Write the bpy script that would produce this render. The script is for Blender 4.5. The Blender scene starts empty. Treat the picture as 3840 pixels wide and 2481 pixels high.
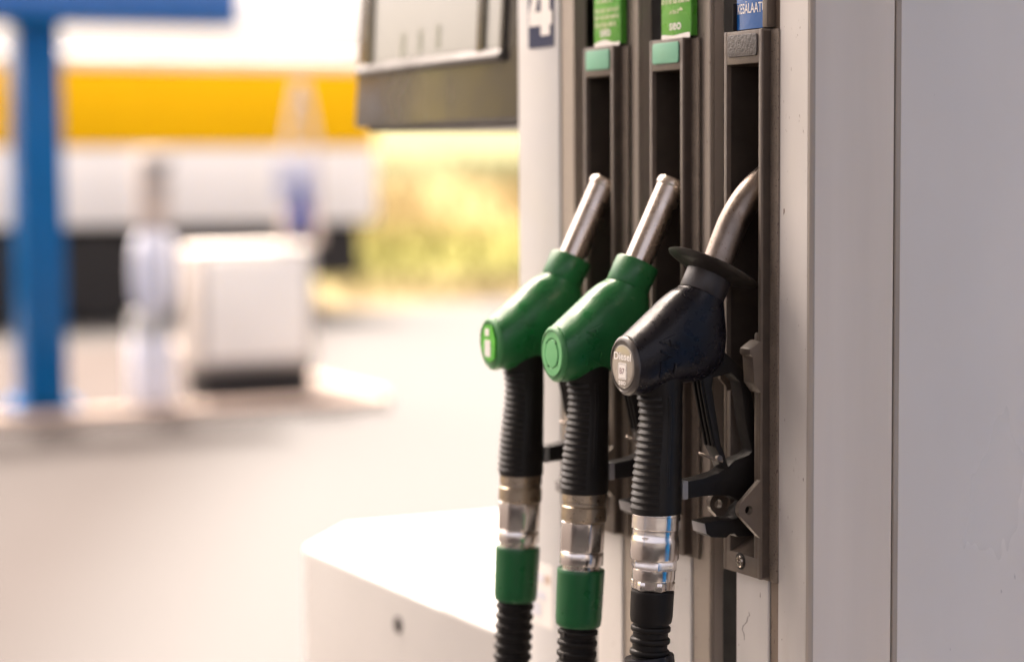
import bpy, bmesh, math, random
from mathutils import Vector, Matrix
from mathutils.bvhtree import BVHTree

random.seed(7)
scene = bpy.context.scene
COL = scene.collection
R = math.radians

# ------------------------------------------------------------------ camera, sky, sun, exposure
cam_d = bpy.data.cameras.new("camera")
cam = bpy.data.objects.new("camera", cam_d)
COL.objects.link(cam)
cam_d.sensor_width = 36.0
cam_d.sensor_fit = 'HORIZONTAL'
cam_d.lens = 75.0
cam_d.clip_start = 0.05
cam_d.clip_end = 3000.0
cam.matrix_world = Matrix((
    (0.89723, 0.03945, -0.43979, -0.8015),
    (-0.44151, 0.06567, -0.89485, -1.2903),
    (-0.00642, 0.99706, 0.07634, 1.0514),
    (0, 0, 0, 1)))
cam_d.dof.use_dof = True
cam_d.dof.focus_distance = 1.465
cam_d.dof.aperture_fstop = 3.1
cam_d.dof.aperture_blades = 0
scene.camera = cam

SUN_EL, SUN_AZ = R(66), R(6)          # azimuth measured from +Y towards +X
world = bpy.data.worlds.new("World")
scene.world = world
world.use_nodes = True
wn = world.node_tree
sky = wn.nodes.new("ShaderNodeTexSky")
sky.sky_type = 'NISHITA'
sky.sun_disc = False
sky.sun_elevation = SUN_EL
sky.sun_rotation = SUN_AZ
sky.air_density = 0.12
sky.dust_density = 10.0
sky.ozone_density = 0.0
wn.nodes["Background"].inputs[1].default_value = 0.15
tint = wn.nodes.new("ShaderNodeMix")            # the photograph's warm white balance, the same over the whole sky
tint.data_type = 'RGBA'
tint.blend_type = 'MULTIPLY'
tint.inputs[0].default_value = 1.0
tint.inputs[7].default_value = (1.0, 0.955, 0.885, 1)
wn.links.new(sky.outputs[0], tint.inputs[6])
wn.links.new(tint.outputs[2], wn.nodes["Background"].inputs[0])

sun_d = bpy.data.lights.new("sun", 'SUN')
sun_d.energy = 2.0
sun_d.angle = R(0.5)
sun_d.color = (1.0, 0.92, 0.82)
sun = bpy.data.objects.new("sun", sun_d)
COL.objects.link(sun)
sd = Vector((math.cos(SUN_EL) * math.sin(SUN_AZ), math.cos(SUN_EL) * math.cos(SUN_AZ), math.sin(SUN_EL)))
sun.rotation_euler = sd.to_track_quat('Z', 'Y').to_euler()
sun.location = (0, 8, 12)

scene.view_settings.view_transform = 'Standard'
scene.view_settings.look = 'None'
scene.view_settings.gamma = 1.0
scene.view_settings.use_curve_mapping = False
scene.view_settings.exposure = 3.2
scene.render.engine = 'CYCLES'
scene.cycles.use_denoising = True
scene.cycles.max_bounces = 10
scene.cycles.sample_clamp_indirect = 8.0

Z0 = 1.145        # height of the top of the nozzle holsters above the forecourt


# ------------------------------------------------------------------ materials
def srgb(r, g, b):
    f = lambda c: (c / 255 / 12.92) if c / 255 <= 0.04045 else ((c / 255 + 0.055) / 1.055) ** 2.4
    return (f(r), f(g), f(b))


def mat(name, col, rough=0.5, metal=0.0, var=0.08, scale=20.0, bump=0.0, bscale=200.0, stretch=(1, 1, 1),
        spec=0.5, coat=0.0, speck=None, speck_scale=300.0, speck_amt=0.62, dirt=None, dirt_scale=8.0, dirt_amt=0.5,
        rough_var=0.1, trans=0.0, sss=0.0):
    m = bpy.data.materials.new(name)
    m.use_nodes = True
    nt = m.node_tree
    b = nt.nodes["Principled BSDF"]
    L = nt.links.new
    tc = nt.nodes.new("ShaderNodeTexCoord")
    mp = nt.nodes.new("ShaderNodeMapping")
    mp.inputs['Scale'].default_value = stretch
    L(tc.outputs['Object'], mp.inputs[0])

    def noise(sc, det=4.0):
        n = nt.nodes.new("ShaderNodeTexNoise")
        n.inputs['Scale'].default_value = sc
        n.inputs['Detail'].default_value = det
        L(mp.outputs[0], n.inputs['Vector'])
        return n.outputs['Fac']

    def ramp(fac, p0, p1):
        r = nt.nodes.new("ShaderNodeMapRange")
        r.inputs[1].default_value = p0
        r.inputs[2].default_value = p1
        L(fac, r.inputs[0])
        return r.outputs[0]

    def mix(fac, a, c):
        x = nt.nodes.new("ShaderNodeMix")
        x.data_type = 'RGBA'
        L(fac, x.inputs[0])
        for s, i in ((a, 6), (c, 7)):
            if isinstance(s, tuple):
                x.inputs[i].default_value = (*s, 1)
            else:
                L(s, x.inputs[i])
        return x.outputs[2]

    n1 = noise(scale)
    c0 = tuple(max(0, x * (1 - var)) for x in col)
    c1 = tuple(min(1, x * (1 + var)) for x in col)
    out = mix(ramp(n1, 0.3, 0.7), c0, c1)
    if dirt:
        out = mix(ramp(noise(dirt_scale, 8), 1 - dirt_amt, 1.05 - dirt_amt + 0.25), out, dirt)
    if speck:
        out = mix(ramp(noise(speck_scale, 2), speck_amt, speck_amt + 0.06), out, speck)
    L(out, b.inputs['Base Color'])
    if rough_var:
        mr = nt.nodes.new("ShaderNodeMapRange")
        mr.inputs[1].default_value, mr.inputs[2].default_value = 0.3, 0.7
        mr.inputs[3].default_value = max(0.02, rough - rough_var)
        mr.inputs[4].default_value = min(1, rough + rough_var)
        L(noise(scale * 2.3), mr.inputs[0])
        L(mr.outputs[0], b.inputs['Roughness'])
    else:
        b.inputs['Roughness'].default_value = rough
    b.inputs['Metallic'].default_value = metal
    b.inputs['Specular IOR Level'].default_value = spec
    if coat:
        b.inputs['Coat Weight'].default_value = coat
        b.inputs['Coat Roughness'].default_value = 0.08
    if trans:
        b.inputs['Transmission Weight'].default_value = trans
    if bump:
        bp = nt.nodes.new("ShaderNodeBump")
        bp.inputs['Strength'].default_value = bump
        bp.inputs['Distance'].default_value = 0.0006
        L(noise(bscale, 3), bp.inputs['Height'])
        L(bp.outputs[0], b.inputs['Normal'])
    return m


M = {}
M['panel'] = mat('cream_painted_steel', (.66, .625, .59), .42, var=.05, scale=30, stretch=(1, 1, .3),
                 dirt=(.42, .33, .25), dirt_scale=14, dirt_amt=.36, speck=(.16, .10, .07), speck_scale=420, speck_amt=.71)
M['panel_dirty'] = mat('grimy_cream_steel', (.24, .18, .135), .5, var=.10, scale=25, stretch=(1, 1, .25),
                       dirt=(.10, .07, .05), dirt_scale=30, dirt_amt=.42, speck=(.10, .06, .04), speck_scale=500, speck_amt=.66)
M['cabinet'] = mat('off_white_cabinet_paint', (.40, .385, .375), .45, var=.03, scale=6, dirt=(.36, .32, .29), dirt_scale=5, dirt_amt=.34)
M['strip'] = mat('beige_profile_strip', (.40, .34, .28), .48, var=.07, scale=30, stretch=(1, 1, .3),
                 dirt=(.30, .22, .16), dirt_scale=16, dirt_amt=.36, speck=(.14, .10, .07), speck_scale=420, speck_amt=.70)
M['white'] = mat('white_painted_steel', (.64, .63, .62), .38, var=.03, scale=12)
M['spine'] = mat('grey_brown_profile', (.42, .365, .31), .55, var=.08, scale=30, stretch=(1, 1, .2))
M['recess'] = mat('black_recess', (.020, .017, .015), .7)
M['alu'] = mat('grey_lacquered_sheet', (.79, .71, .625), .34, var=.07, scale=22, stretch=(1, 1, .07), metal=.05,
               bump=.05, bscale=90, dirt=(.55, .48, .42), dirt_scale=10, dirt_amt=.46,
               speck=(.30, .27, .25), speck_scale=160, speck_amt=.77, rough_var=.06)
M['alu2'] = mat('pale_grey_lacquered_sheet', (.84, .79, .735), .32, var=.06, scale=5, stretch=(1, 1, .35), metal=.05,
                bump=.05, bscale=90,
                speck=(.35, .32, .30), speck_scale=240, speck_amt=.78, rough_var=.06)
M['boot'] = mat('brown_grey_moulded_plastic', (.138, .108, .084), .46, var=.10, scale=60, bump=.3, bscale=900,
                dirt=(.075, .055, .042), dirt_scale=18, dirt_amt=.40)
M['flange'] = mat('grimy_backing_plate', (.20, .16, .125), .65, var=.15, scale=60, bump=.5, bscale=800,
                  speck=(.06, .04, .03), speck_scale=700, speck_amt=.62)
M['slot'] = mat('grimy_shaded_lining', (.040, .030, .023), .6, var=.2, scale=40, bump=.3, bscale=300, dirt=(.10, .075, .05), dirt_scale=40, dirt_amt=.34)  # grime plus the shade of the slot in one dark colour
M['skin'] = mat('dark_brown_side', (.062, .045, .034), .55, var=.2, scale=50, bump=.3, bscale=700, dirt=(.10, .075, .055), dirt_scale=20, dirt_amt=.34)
M['pad_grey'] = mat('dark_grained_pad', (.075, .066, .062), .50, bump=1.0, bscale=520, var=.2, scale=300)
M['pad_green'] = mat('mint_green_pad', (.16, .43, .285), .45, var=.06, scale=40, bump=.1, bscale=120)
M['green'] = mat('green_moulded_rubber', (.013, .145, .038), .36, var=.14, scale=40, bump=.08, bscale=500, dirt=(.012, .055, .02), dirt_scale=55, dirt_amt=.36, rough_var=.14, speck=(.045, .19, .075), speck_scale=130, speck_amt=.69)
M['green_cap'] = mat('faded_green_plastic', (.13, .44, .17), .42, var=.06, scale=60, bump=.15, bscale=300)
M['green_rim'] = mat('worn_green_rubber', (.05, .22, .07), .45, var=.12, scale=60, bump=.15, bscale=300)
M['cap_worn'] = mat('worn_dark_cap', (.075, .064, .057), .38, var=.2, scale=80, bump=.2, bscale=500)
M['green_sleeve'] = mat('smooth_green_sleeve', (.008, .115, .033), .33, var=.05, scale=20)
M['green_print'] = mat('glossy_green_film', (.085, .38, .035), .28, var=.04, scale=20)
M['green_print_shade'] = mat('shaded_green_film', (.05, .26, .015), .35, var=.05, scale=20)  # shaded copy of the label green
M['label_green'] = mat('bright_green_film', (.07, .47, .03), .3, var=.03)
M['black'] = mat('black_moulded_rubber', (.0085, .0078, .0115), .30, var=.25, scale=90, bump=.03, bscale=400, spec=.27, rough_var=.07)
M['black_soft'] = mat('matt_black_rubber', (.0100, .0082, .0075), .48, var=.15, scale=60, bump=.15, bscale=500, spec=.22)
M['black_grip'] = mat('black_grip_plastic', (.0095, .008, .0072), .42, var=.15, scale=60, spec=.3)
M['collar_grey'] = mat('dark_grey_collar', (.030, .025, .025), .40, var=.15, scale=50, bump=.2, bscale=600)
M['guard_dark'] = mat('dark_rubber_disc', (.020, .016, .0135), .40, var=.2, scale=60, bump=.2, bscale=600)
M['grey_plastic'] = mat('light_grey_plastic', (.28, .27, .27), .5, var=.12, scale=60)
M['steel'] = mat('brushed_steel', (.56, .50, .45), .26, metal=1.0, var=.10, scale=30, bump=.05, bscale=300,
                 dirt=(.20, .15, .11), dirt_scale=40, dirt_amt=.34)
M['steel_worn'] = mat('stained_steel', (.24, .205, .18), .40, metal=1.0, var=.16, scale=60, bump=.12, bscale=500,
                      dirt=(.15, .10, .065), dirt_scale=60, dirt_amt=.44, speck=(.16, .11, .075), speck_scale=520, speck_amt=.64)
M['chrome'] = mat('machined_aluminium', (.78, .74, .71), .20, metal=1.0, var=.05, scale=80, bump=.05, bscale=600, rough_var=.06)
M['brass'] = mat('dull_brass', (.38, .315, .24), .34, metal=1.0, var=.15, scale=120, bump=.2, bscale=500,
                 dirt=(.16, .11, .07), dirt_scale=60, dirt_amt=.36)
M['gasket'] = mat('dark_joint', (.02, .012, .012), .6)
M['sticker_grey'] = mat('grey_dome_sticker', (.37, .325, .27), .24, var=.03, coat=.6)
M['print_white'] = mat('white_print', (.84, .80, .76), .45, var=.02)
M['print_cream'] = mat('cream_print', (.62, .66, .40), .45, var=.05)
M['print_dark'] = mat('dark_red_print', (.16, .03, .045), .5, var=.02)
M['print_grey'] = mat('grey_print', (.22, .19, .18), .5, var=.02)
M['navy'] = mat('navy_film', (.024, .032, .080), .6, var=.03, spec=.2)
M['blue_film'] = mat('glossy_blue_film', (.012, .105, .36), .2, var=.05, coat=.25, bump=.25, bscale=220)
M['blue_paint'] = mat('blue_paint', (.0003, .105, .30), .2, var=.05, scale=3, spec=.3)
M['blue_board'] = mat('blue_board_paint', (.065, .18, .46), .25, var=.06, scale=3)
M['housing'] = mat('dark_grey_head_housing', (.090, .081, .074), .22, var=.06, scale=6, metal=.35, bump=.3, bscale=6)
M['bezel'] = mat('pale_bezel', (.075, .066, .06), .55, var=.04, scale=8)
M['screen'] = mat('pale_display_glass', (.29, .285, .225), .12, var=.04, scale=5, coat=.6, spec=.6)
M['lcd'] = mat('dark_display_segment', (.20, .21, .13), .3)
M['yellow'] = mat('yellow_paint', (.92, .50, .001), .5, var=.03, scale=2, spec=.1)
M['trailer_white'] = mat('white_trailer_paint', (.88, .835, .765), .35, var=.04, scale=2)
M['pump_grey'] = mat('pale_grey_pump_paint', (.42, .38, .345), .5, var=.05, scale=3)
M['navy_hose'] = mat('blue_hose_rubber', (.02, .04, .20), .5)
M['tyre'] = mat('tyre_rubber', (.017, .014, .012), .8)
M['hub'] = mat('rusty_red_hub', (.34, .11, .075), .6, var=.2, scale=12)
M['chassis'] = mat('dark_chassis', (.022, .018, .016), .8, var=.2, scale=3)
M['post_beige'] = mat('beige_painted_metal', (.60, .50, .42), .6)
M['post_grey'] = mat('grey_painted_metal', (.44, .43, .41), .6)
M['post_lilac'] = mat('lilac_white_plastic', (.66, .66, .72), .5)
M['brick'] = mat('stained_kerb_stone', (.56, .44, .36), .95, var=.12, scale=6, dirt=(.44, .33, .255), dirt_scale=3, dirt_amt=.45)
M['paving'] = mat('pinkish_concrete_paving', (.036, .029, .0265), .95, var=.12, scale=5, spec=.1)
M['kerb'] = mat('concrete_kerb', (.42, .38, .34), .85, var=.1, scale=10)
M['ceiling'] = mat('white_canopy_sheet', (.66, .61, .56), .6, var=.03, scale=1)


# ------------------------------------------------------------------ builders
class B:
    """collects geometry (dispenser frame: x from the holster fronts inwards, y along the pump, z from the holster tops)"""
    def __init__(s):
        s.bm = bmesh.new()

    def _bev(s, faces, w, seg, ang=30):
        if w <= 0:
            return
        es = set()
        for f in faces:
            for e in f.edges:
                es.add(e)
        es = [e for e in es if len(e.link_faces) == 2 and e.calc_face_angle(0) > R(ang)]
        if es:
            bmesh.ops.bevel(s.bm, geom=es, offset=w, offset_type='OFFSET', segments=seg, affect='EDGES', profile=.6, clamp_overlap=True)

    def box(s, x0, x1, y0, y1, z0, z1, bev=0.0, seg=2):
        return s.prism([(x0, z0), (x1, z0), (x1, z1), (x0, z1)], y0, y1, 'y', bev, seg)

    def prism(s, poly, c0, c1, axis='y', bev=0.0, seg=2):
        def P(a, b, c):
            return {'y': (a, c, b), 'x': (c, a, b), 'z': (a, b, c)}[axis]
        lo = [s.bm.verts.new(P(a, b, c0)) for a, b in poly]
        hi = [s.bm.verts.new(P(a, b, c1)) for a, b in poly]
        fs = [s.bm.faces.new(lo), s.bm.faces.new(hi[::-1])]
        n = len(poly)
        for i in range(n):
            fs.append(s.bm.faces.new((lo[i], hi[i], hi[(i + 1) % n], lo[(i + 1) % n])))
        bmesh.ops.recalc_face_normals(s.bm, faces=fs)
        s._bev(fs, bev, seg)
        return s

    def loft(s, rings, cap=True, close=True):
        vs = [[s.bm.verts.new(p) for p in r] for r in rings]
        fs = []
        n = len(vs[0])
        for a, b in zip(vs, vs[1:]):
            for i in range(n if close else n - 1):
                j = (i + 1) % n
                fs.append(s.bm.faces.new((a[i], a[j], b[j], b[i])))
        if cap:
            fs.append(s.bm.faces.new(vs[0][::-1]))
            fs.append(s.bm.faces.new(vs[-1]))
        bmesh.ops.recalc_face_normals(s.bm, faces=fs)
        return s

    def lathe(s, prof, p0, d, n=40, up=None, ngon=None, phase=0.0, cap=True):
        """prof: (t, r) along direction d from p0; ngon makes a hex-nut-like section"""
        d = Vector(d).normalized()
        u = Vector((0, 1, 0)) if abs(d.y) < .9 else Vector((1, 0, 0))
        a = (u - d * u.dot(d)).normalized()
        b = d.cross(a)
        p0 = Vector(p0)
        rings = []
        for t, r in prof:
            c = p0 + d * t
            ring = []
            for k in range(n):
                th = 2 * math.pi * k / n + phase
                rr = r
                if ngon:
                    q = math.pi / ngon
                    rr = r * math.cos(q) / math.cos(((th - phase) % (2 * q)) - q)
                    rr = min(rr, r * .985)
                ring.append(c + a * (rr * math.cos(th)) + b * (rr * math.sin(th)))
            rings.append(ring)
        return s.loft(rings, cap)

    def tube(s, path, rad, n=24, cap=True):
        P = [Vector(p) for p in path]
        rings = []
        ref = Vector((0, 1, 0))
        for i, p in enumerate(P):
            t = (P[min(i + 1, len(P) - 1)] - P[max(i - 1, 0)]).normalized()
            rf = ref if abs(t.dot(ref)) < .95 else Vector((1, 0, 0))
            a = (rf - t * rf.dot(t)).normalized()
            b = t.cross(a)
            r = rad[i] if isinstance(rad, (list, tuple)) else rad
            rings.append([p + a * (r * math.cos(2 * math.pi * k / n)) + b * (r * math.sin(2 * math.pi * k / n)) for k in range(n)])
        return s.loft(rings, cap)

    def holed(s, poly, hc, hr, c0, c1, n=40):
        """plate in the xz plane (star-shaped about hc) with a round hole, thickness c0..c1 along y"""
        def hit(th):
            dx, dz = math.cos(th), math.sin(th)
            best = None
            for i in range(len(poly)):
                (ax, az), (bx, bz) = poly[i], poly[(i + 1) % len(poly)]
                ex, ez = bx - ax, bz - az
                den = dx * ez - dz * ex
                if abs(den) < 1e-12:
                    continue
                t = ((ax - hc[0]) * ez - (az - hc[1]) * ex) / den
                q = ((ax - hc[0]) * dz - (az - hc[1]) * dx) / den
                if t > 0 and -1e-6 <= q <= 1 + 1e-6 and (best is None or t < best):
                    best = t
            return (hc[0] + dx * best, hc[1] + dz * best)
        ths = [2 * math.pi * k / n for k in range(n)]
        ths += [math.atan2(z - hc[1], x - hc[0]) % (2 * math.pi) for x, z in poly]
        ths = sorted(set(round(t, 6) for t in ths))
        out = [hit(t) for t in ths]
        inn = [(hc[0] + hr * math.cos(t), hc[1] + hr * math.sin(t)) for t in ths]
        R4 = [[Vector((x, c, z)) for x, z in ring] for ring, c in ((out, c0), (out, c1), (inn, c1), (inn, c0), (out, c0))]
        vs = [[s.bm.verts.new(p) for p in r] for r in R4[:4]]
        vs.append(vs[0])
        fs = []
        m = len(ths)
        for a, b in zip(vs, vs[1:]):
            for i in range(m):
                j = (i + 1) % m
                fs.append(s.bm.faces.new((a[i], a[j], b[j], b[i])))
        bmesh.ops.recalc_face_normals(s.bm, faces=fs)
        return s

    def mesh(s, name, z=Z0, origin=(0, 0, 0), smooth=38):
        s.bm.normal_update()
        me = bpy.data.meshes.new(name)
        o = Vector(origin)
        for v in s.bm.verts:
            v.co = v.co + Vector((0, 0, z)) - o
        s.bm.to_mesh(me)
        s.bm.free()
        me.shade_smooth()
        me.set_sharp_from_angle(angle=R(smooth))
        return me


ORIGIN = {}


def root_of(o):
    while o.parent:
        o = o.parent
    return o


def thing(name, label, cat, loc, group=None):
    o = bpy.data.objects.new(name, None)
    COL.objects.link(o)
    o.empty_display_size = .05
    o.location = loc
    ORIGIN[o] = Vector(loc)
    o['label'] = label
    o['category'] = cat
    if group:
        o['group'] = group
    return o


def part(name, b, m, parent, z=Z0, smooth=38, label=None):
    me = b.mesh(name, z, ORIGIN[root_of(parent)], smooth)
    me.materials.append(M[m])
    o = bpy.data.objects.new(name, me)
    COL.objects.link(o)
    o.parent = parent
    if label:
        o['label'] = label
    return o


def single(name, b, m, label=None, cat=None, kind=None, group=None, z=0.0, smooth=38):
    me = b.mesh(name, z, (0, 0, 0), smooth)
    me.materials.append(M[m] if isinstance(m, str) else m)
    o = bpy.data.objects.new(name, me)
    COL.objects.link(o)
    if label:
        o['label'] = label
    if cat:
        o['category'] = cat
    if kind:
        o['kind'] = kind
    if group:
        o['group'] = group
    return o


def text_verts(body, size, bold=0.0, thick=0.0):
    cu = bpy.data.curves.new("lettering", 'FONT')
    cu.body = body
    cu.size = size
    cu.offset = bold
    cu.extrude = thick
    cu.resolution_u = 4
    o = bpy.data.objects.new("lettering", cu)
    COL.objects.link(o)
    dg = bpy.context.evaluated_depsgraph_get()
    me = bpy.data.meshes.new_from_object(o.evaluated_get(dg))
    vs = [v.co.copy() for v in me.vertices]
    fs = [tuple(p.vertices) for p in me.polygons]
    bpy.data.objects.remove(o)
    bpy.data.curves.remove(cu)
    bpy.data.meshes.remove(me)
    return vs, fs


def text_on(b, body, place, w, h=None, bold=0.0, thick=0.0):
    """lettering scaled to width w and cap height h, laid through place(u, v) -> point; u,v from the lower left corner"""
    vs, fs = text_verts(body, 1.0, bold, thick)
    x0, x1 = min(v.x for v in vs), max(v.x for v in vs)
    y0, y1 = min(v.y for v in vs), max(v.y for v in vs)
    sx = w / (x1 - x0)
    sy = (h / (y1 - y0)) if h else sx
    nv = [b.bm.verts.new(place((v.x - x0) * sx, (v.y - y0) * sy) + Vector((0, -v.z, 0))) for v in vs]
    for f in fs:
        try:
            b.bm.faces.new([nv[i] for i in f])
        except ValueError:
            pass
    return b


def face_x(x, y0, z0):
    """place() for surfaces that face -x: text runs towards -y"""
    return lambda u, v: Vector((x, y0 - u, z0 + v))


def rrect(cy, cz, w, h, r, n=5):
    pts = []
    for qx, qz, a0 in ((1, 1, 0), (-1, 1, 90), (-1, -1, 180), (1, -1, 270)):
        for k in range(n + 1):
            a = R(a0 + 90 * k / n)
            pts.append((cy + qx * (w / 2 - r) + r * math.cos(a), cz + qz * (h / 2 - r) + r * math.sin(a)))
    return pts


# ------------------------------------------------------------------ ground and setting
def ground_mat():
    m = bpy.data.materials.new("forecourt_concrete")
    m.use_nodes = True
    nt = m.node_tree
    b = nt.nodes["Principled BSDF"]
    L = nt.links.new
    tc = nt.nodes.new("ShaderNodeTexCoord")
    n = nt.nodes.new("ShaderNodeTexNoise")
    n.inputs['Scale'].default_value = .7
    n.inputs['Detail'].default_value = 8
    n2 = nt.nodes.new("ShaderNodeTexNoise")
    n2.inputs['Scale'].default_value = 60
    n2.inputs['Detail'].default_value = 6
    L(tc.outputs['Object'], n.inputs['Vector'])
    L(tc.outputs['Object'], n2.inputs['Vector'])
    mx = nt.nodes.new("ShaderNodeMix")
    mx.data_type = 'RGBA'
    mx.inputs[6].default_value = (.0215, .0180, .0170, 1)
    mx.inputs[7].default_value = (.029, .0244, .0232, 1)
    L(n.outputs['Fac'], mx.inputs[0])
    # painted light: ground colour paler right of a diagonal and past the far island
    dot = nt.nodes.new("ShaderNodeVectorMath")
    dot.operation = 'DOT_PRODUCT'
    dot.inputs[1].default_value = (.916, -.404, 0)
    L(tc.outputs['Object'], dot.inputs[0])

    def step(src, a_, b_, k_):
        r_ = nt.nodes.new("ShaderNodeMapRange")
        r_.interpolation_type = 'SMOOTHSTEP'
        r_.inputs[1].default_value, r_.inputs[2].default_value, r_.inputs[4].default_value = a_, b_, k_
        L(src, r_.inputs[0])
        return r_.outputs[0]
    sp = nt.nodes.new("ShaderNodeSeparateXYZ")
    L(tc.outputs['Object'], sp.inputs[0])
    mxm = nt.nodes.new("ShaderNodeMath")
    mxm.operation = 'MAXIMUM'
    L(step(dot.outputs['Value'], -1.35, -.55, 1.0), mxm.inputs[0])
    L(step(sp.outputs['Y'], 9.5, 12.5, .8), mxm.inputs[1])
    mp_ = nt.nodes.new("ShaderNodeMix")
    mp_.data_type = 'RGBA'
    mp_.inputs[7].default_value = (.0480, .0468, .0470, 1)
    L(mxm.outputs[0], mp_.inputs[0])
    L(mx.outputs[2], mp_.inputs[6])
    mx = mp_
    m2 = nt.nodes.new("ShaderNodeMix")
    m2.data_type = 'RGBA'
    m2.blend_type = 'OVERLAY'
    m2.inputs[0].default_value = .35
    L(mx.outputs[2], m2.inputs[6])
    L(n2.outputs['Fac'], m2.inputs[7])
    L(m2.outputs[2], b.inputs['Base Color'])
    b.inputs['Roughness'].default_value = .95
    b.inputs['Specular IOR Level'].default_value = .15
    return m


g = B()
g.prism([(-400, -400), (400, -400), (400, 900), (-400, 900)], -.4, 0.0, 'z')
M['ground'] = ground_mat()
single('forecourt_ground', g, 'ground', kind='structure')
isl = B()
isl.prism(rrect(.22, -.05, 1.0, 2.9, .3), 0.001, .12, 'z', .015)
single('pump_island_kerb', isl, 'kerb', kind='structure')
isl2 = B()
isl2.box(.2, 2.85, 7.36, 7.40, 0.001, .06, .01)
isl2.box(2.81, 2.85, 7.402, 10.6, 0.001, .06, .01)
single('far_island_kerb', isl2, 'brick', kind='structure')
isl3 = B()
isl3.box(.2, 2.808, 7.402, 10.6, 0.001, .0595)
single('far_island_paving', isl3, 'paving', kind='structure')


def bank():
    m = bpy.data.materials.new("dry_meadow")
    m.use_nodes = True
    nt = m.node_tree
    b = nt.nodes["Principled BSDF"]
    L = nt.links.new
    tc = nt.nodes.new("ShaderNodeTexCoord")
    n = nt.nodes.new("ShaderNodeTexNoise")
    n.inputs['Scale'].default_value = .9
    n.inputs['Detail'].default_value = 10
    sep = nt.nodes.new("ShaderNodeSeparateXYZ")
    L(tc.outputs['Object'], n.inputs['Vector'])
    L(tc.outputs['Object'], sep.inputs[0])
    ad = nt.nodes.new("ShaderNodeMath")
    ad.operation = 'MULTIPLY_ADD'
    ad.inputs[1].default_value = .09
    L(n.outputs['Fac'], ad.inputs[0])
    L(sep.outputs['Z'], ad.inputs[2])
    r = nt.nodes.new("ShaderNodeValToRGB")
    el = r.color_ramp.elements
    el[0].position = .10
    el[0].color = (.125, .095, .05, 1)
    el[1].position = .30
    el[1].color = (.10, .098, .022, 1)
    for p, c in ((.50, (.115, .105, .025)), (.66, (.15, .112, .045)), (.95, (.15, .115, .048)), (1.0, (.078, .076, .032))):
        e = el.new(p)
        e.color = (*c, 1)
    L(ad.outputs[0], r.inputs[0])
    L(r.outputs[0], b.inputs['Base Color'])
    b.inputs['Roughness'].default_value = .9
    b.inputs['Specular IOR Level'].default_value = .1
    M['meadow'] = m
    bb = B()
    rows = []
    rnd = random.Random(3)
    for y, z in ((13.6, -.05), (14.4, .12), (15.6, .42), (17.2, .74), (19, .98), (22, 1.32), (27, 2.0), (36, 2.8), (60, 4.2), (120, 6.5), (300, 10.0)):
        rows.append([Vector((x * (1 + max(0, y - 30) * .02), y, z + rnd.uniform(-.05, .05))) for x in [4.9 + .7 * k for k in range(-30, 60)]])
    bb.loft(rows, cap=False, close=False)
    for f in bb.bm.faces:
        if f.normal.z < 0:
            f.normal_flip()
    single('meadow_bank', bb, m, kind='structure')


bank()


# the grass that stands on the bank: nobody could count it
def grass():
    bb = B()
    rnd = random.Random(11)
    prof = [(13.6, -.05), (14.4, .12), (15.6, .42), (17.2, .74), (19, .98), (22, 1.22)]
    for k in range(9000):
        y = 13.9 + 6.5 * rnd.random() ** 1.3
        x = 5.3 + rnd.random() * (5.5)
        for (ya, za), (yb, zb) in zip(prof, prof[1:]):
            if ya <= y <= yb:
                z = za + (zb - za) * (y - ya) / (yb - ya) - .06
        h = rnd.uniform(.10, .26)
        a = rnd.random() * 6.28
        dx, dy = .012 * math.cos(a), .012 * math.sin(a)
        lx, ly = rnd.uniform(-.06, .06), rnd.uniform(-.06, .06)
        v = [bb.bm.verts.new(p) for p in ((x - dx, y - dy, z), (x + dx, y + dy, z), (x + lx, y + ly, z + h))]
        bb.bm.faces.new(v)
    o = single('meadow_grass', bb, 'meadow', kind='stuff')


grass()

# ------------------------------------------------------------------ unseen canopy over the near island, added and sized to shade the dispenser
can = thing('shade_canopy', 'unseen flat white canopy with blue edge held on blue columns, added to shade the near pump', 'canopy', (.5, -1.08, 0))
c = B()
c.box(-11.0, 10.0, -3.8, 2.1, 4.5, 5.0)
part('shade_roof', c, 'ceiling', can, z=0)
c = B()
for x0, x1, y0, y1 in ((-11.06, 10.06, -3.86, -3.803), (-11.06, 10.06, 2.103, 2.16), (-11.06, -11.003, -3.8, 2.1), (10.003, 10.06, -3.8, 2.1)):
    c.box(x0, x1, y0, y1, 4.42, 5.15)
part('shade_fascia', c, 'blue_board', can, z=0)
for x, y in ((.45, -.93), (-8.0, -.93), (7.0, -.93)):
    c = B()
    c.box(x - .16, x + .16, y - .16, y + .16, 0.1205 if (x, y) == (.45, -.93) else .001, 4.5, .02)
    part('shade_column', c, 'blue_paint', can, z=0)

# ------------------------------------------------------------------ the fuel dispenser
disp = thing('fuel_dispenser', 'cream and grey fuel dispenser numbered 4 with three nozzle holsters and an overhanging display', 'fuel pump', (.2, .3, .12))
BOT = -1.145 + .12 + .001
TOP = 1.0
S = .105

b = B()
b.box(.0094, .0787, -.0942, -.058, BOT, TOP, .0028, 3)
pillar = part('corner_pillar', b, 'alu', disp)
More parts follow.
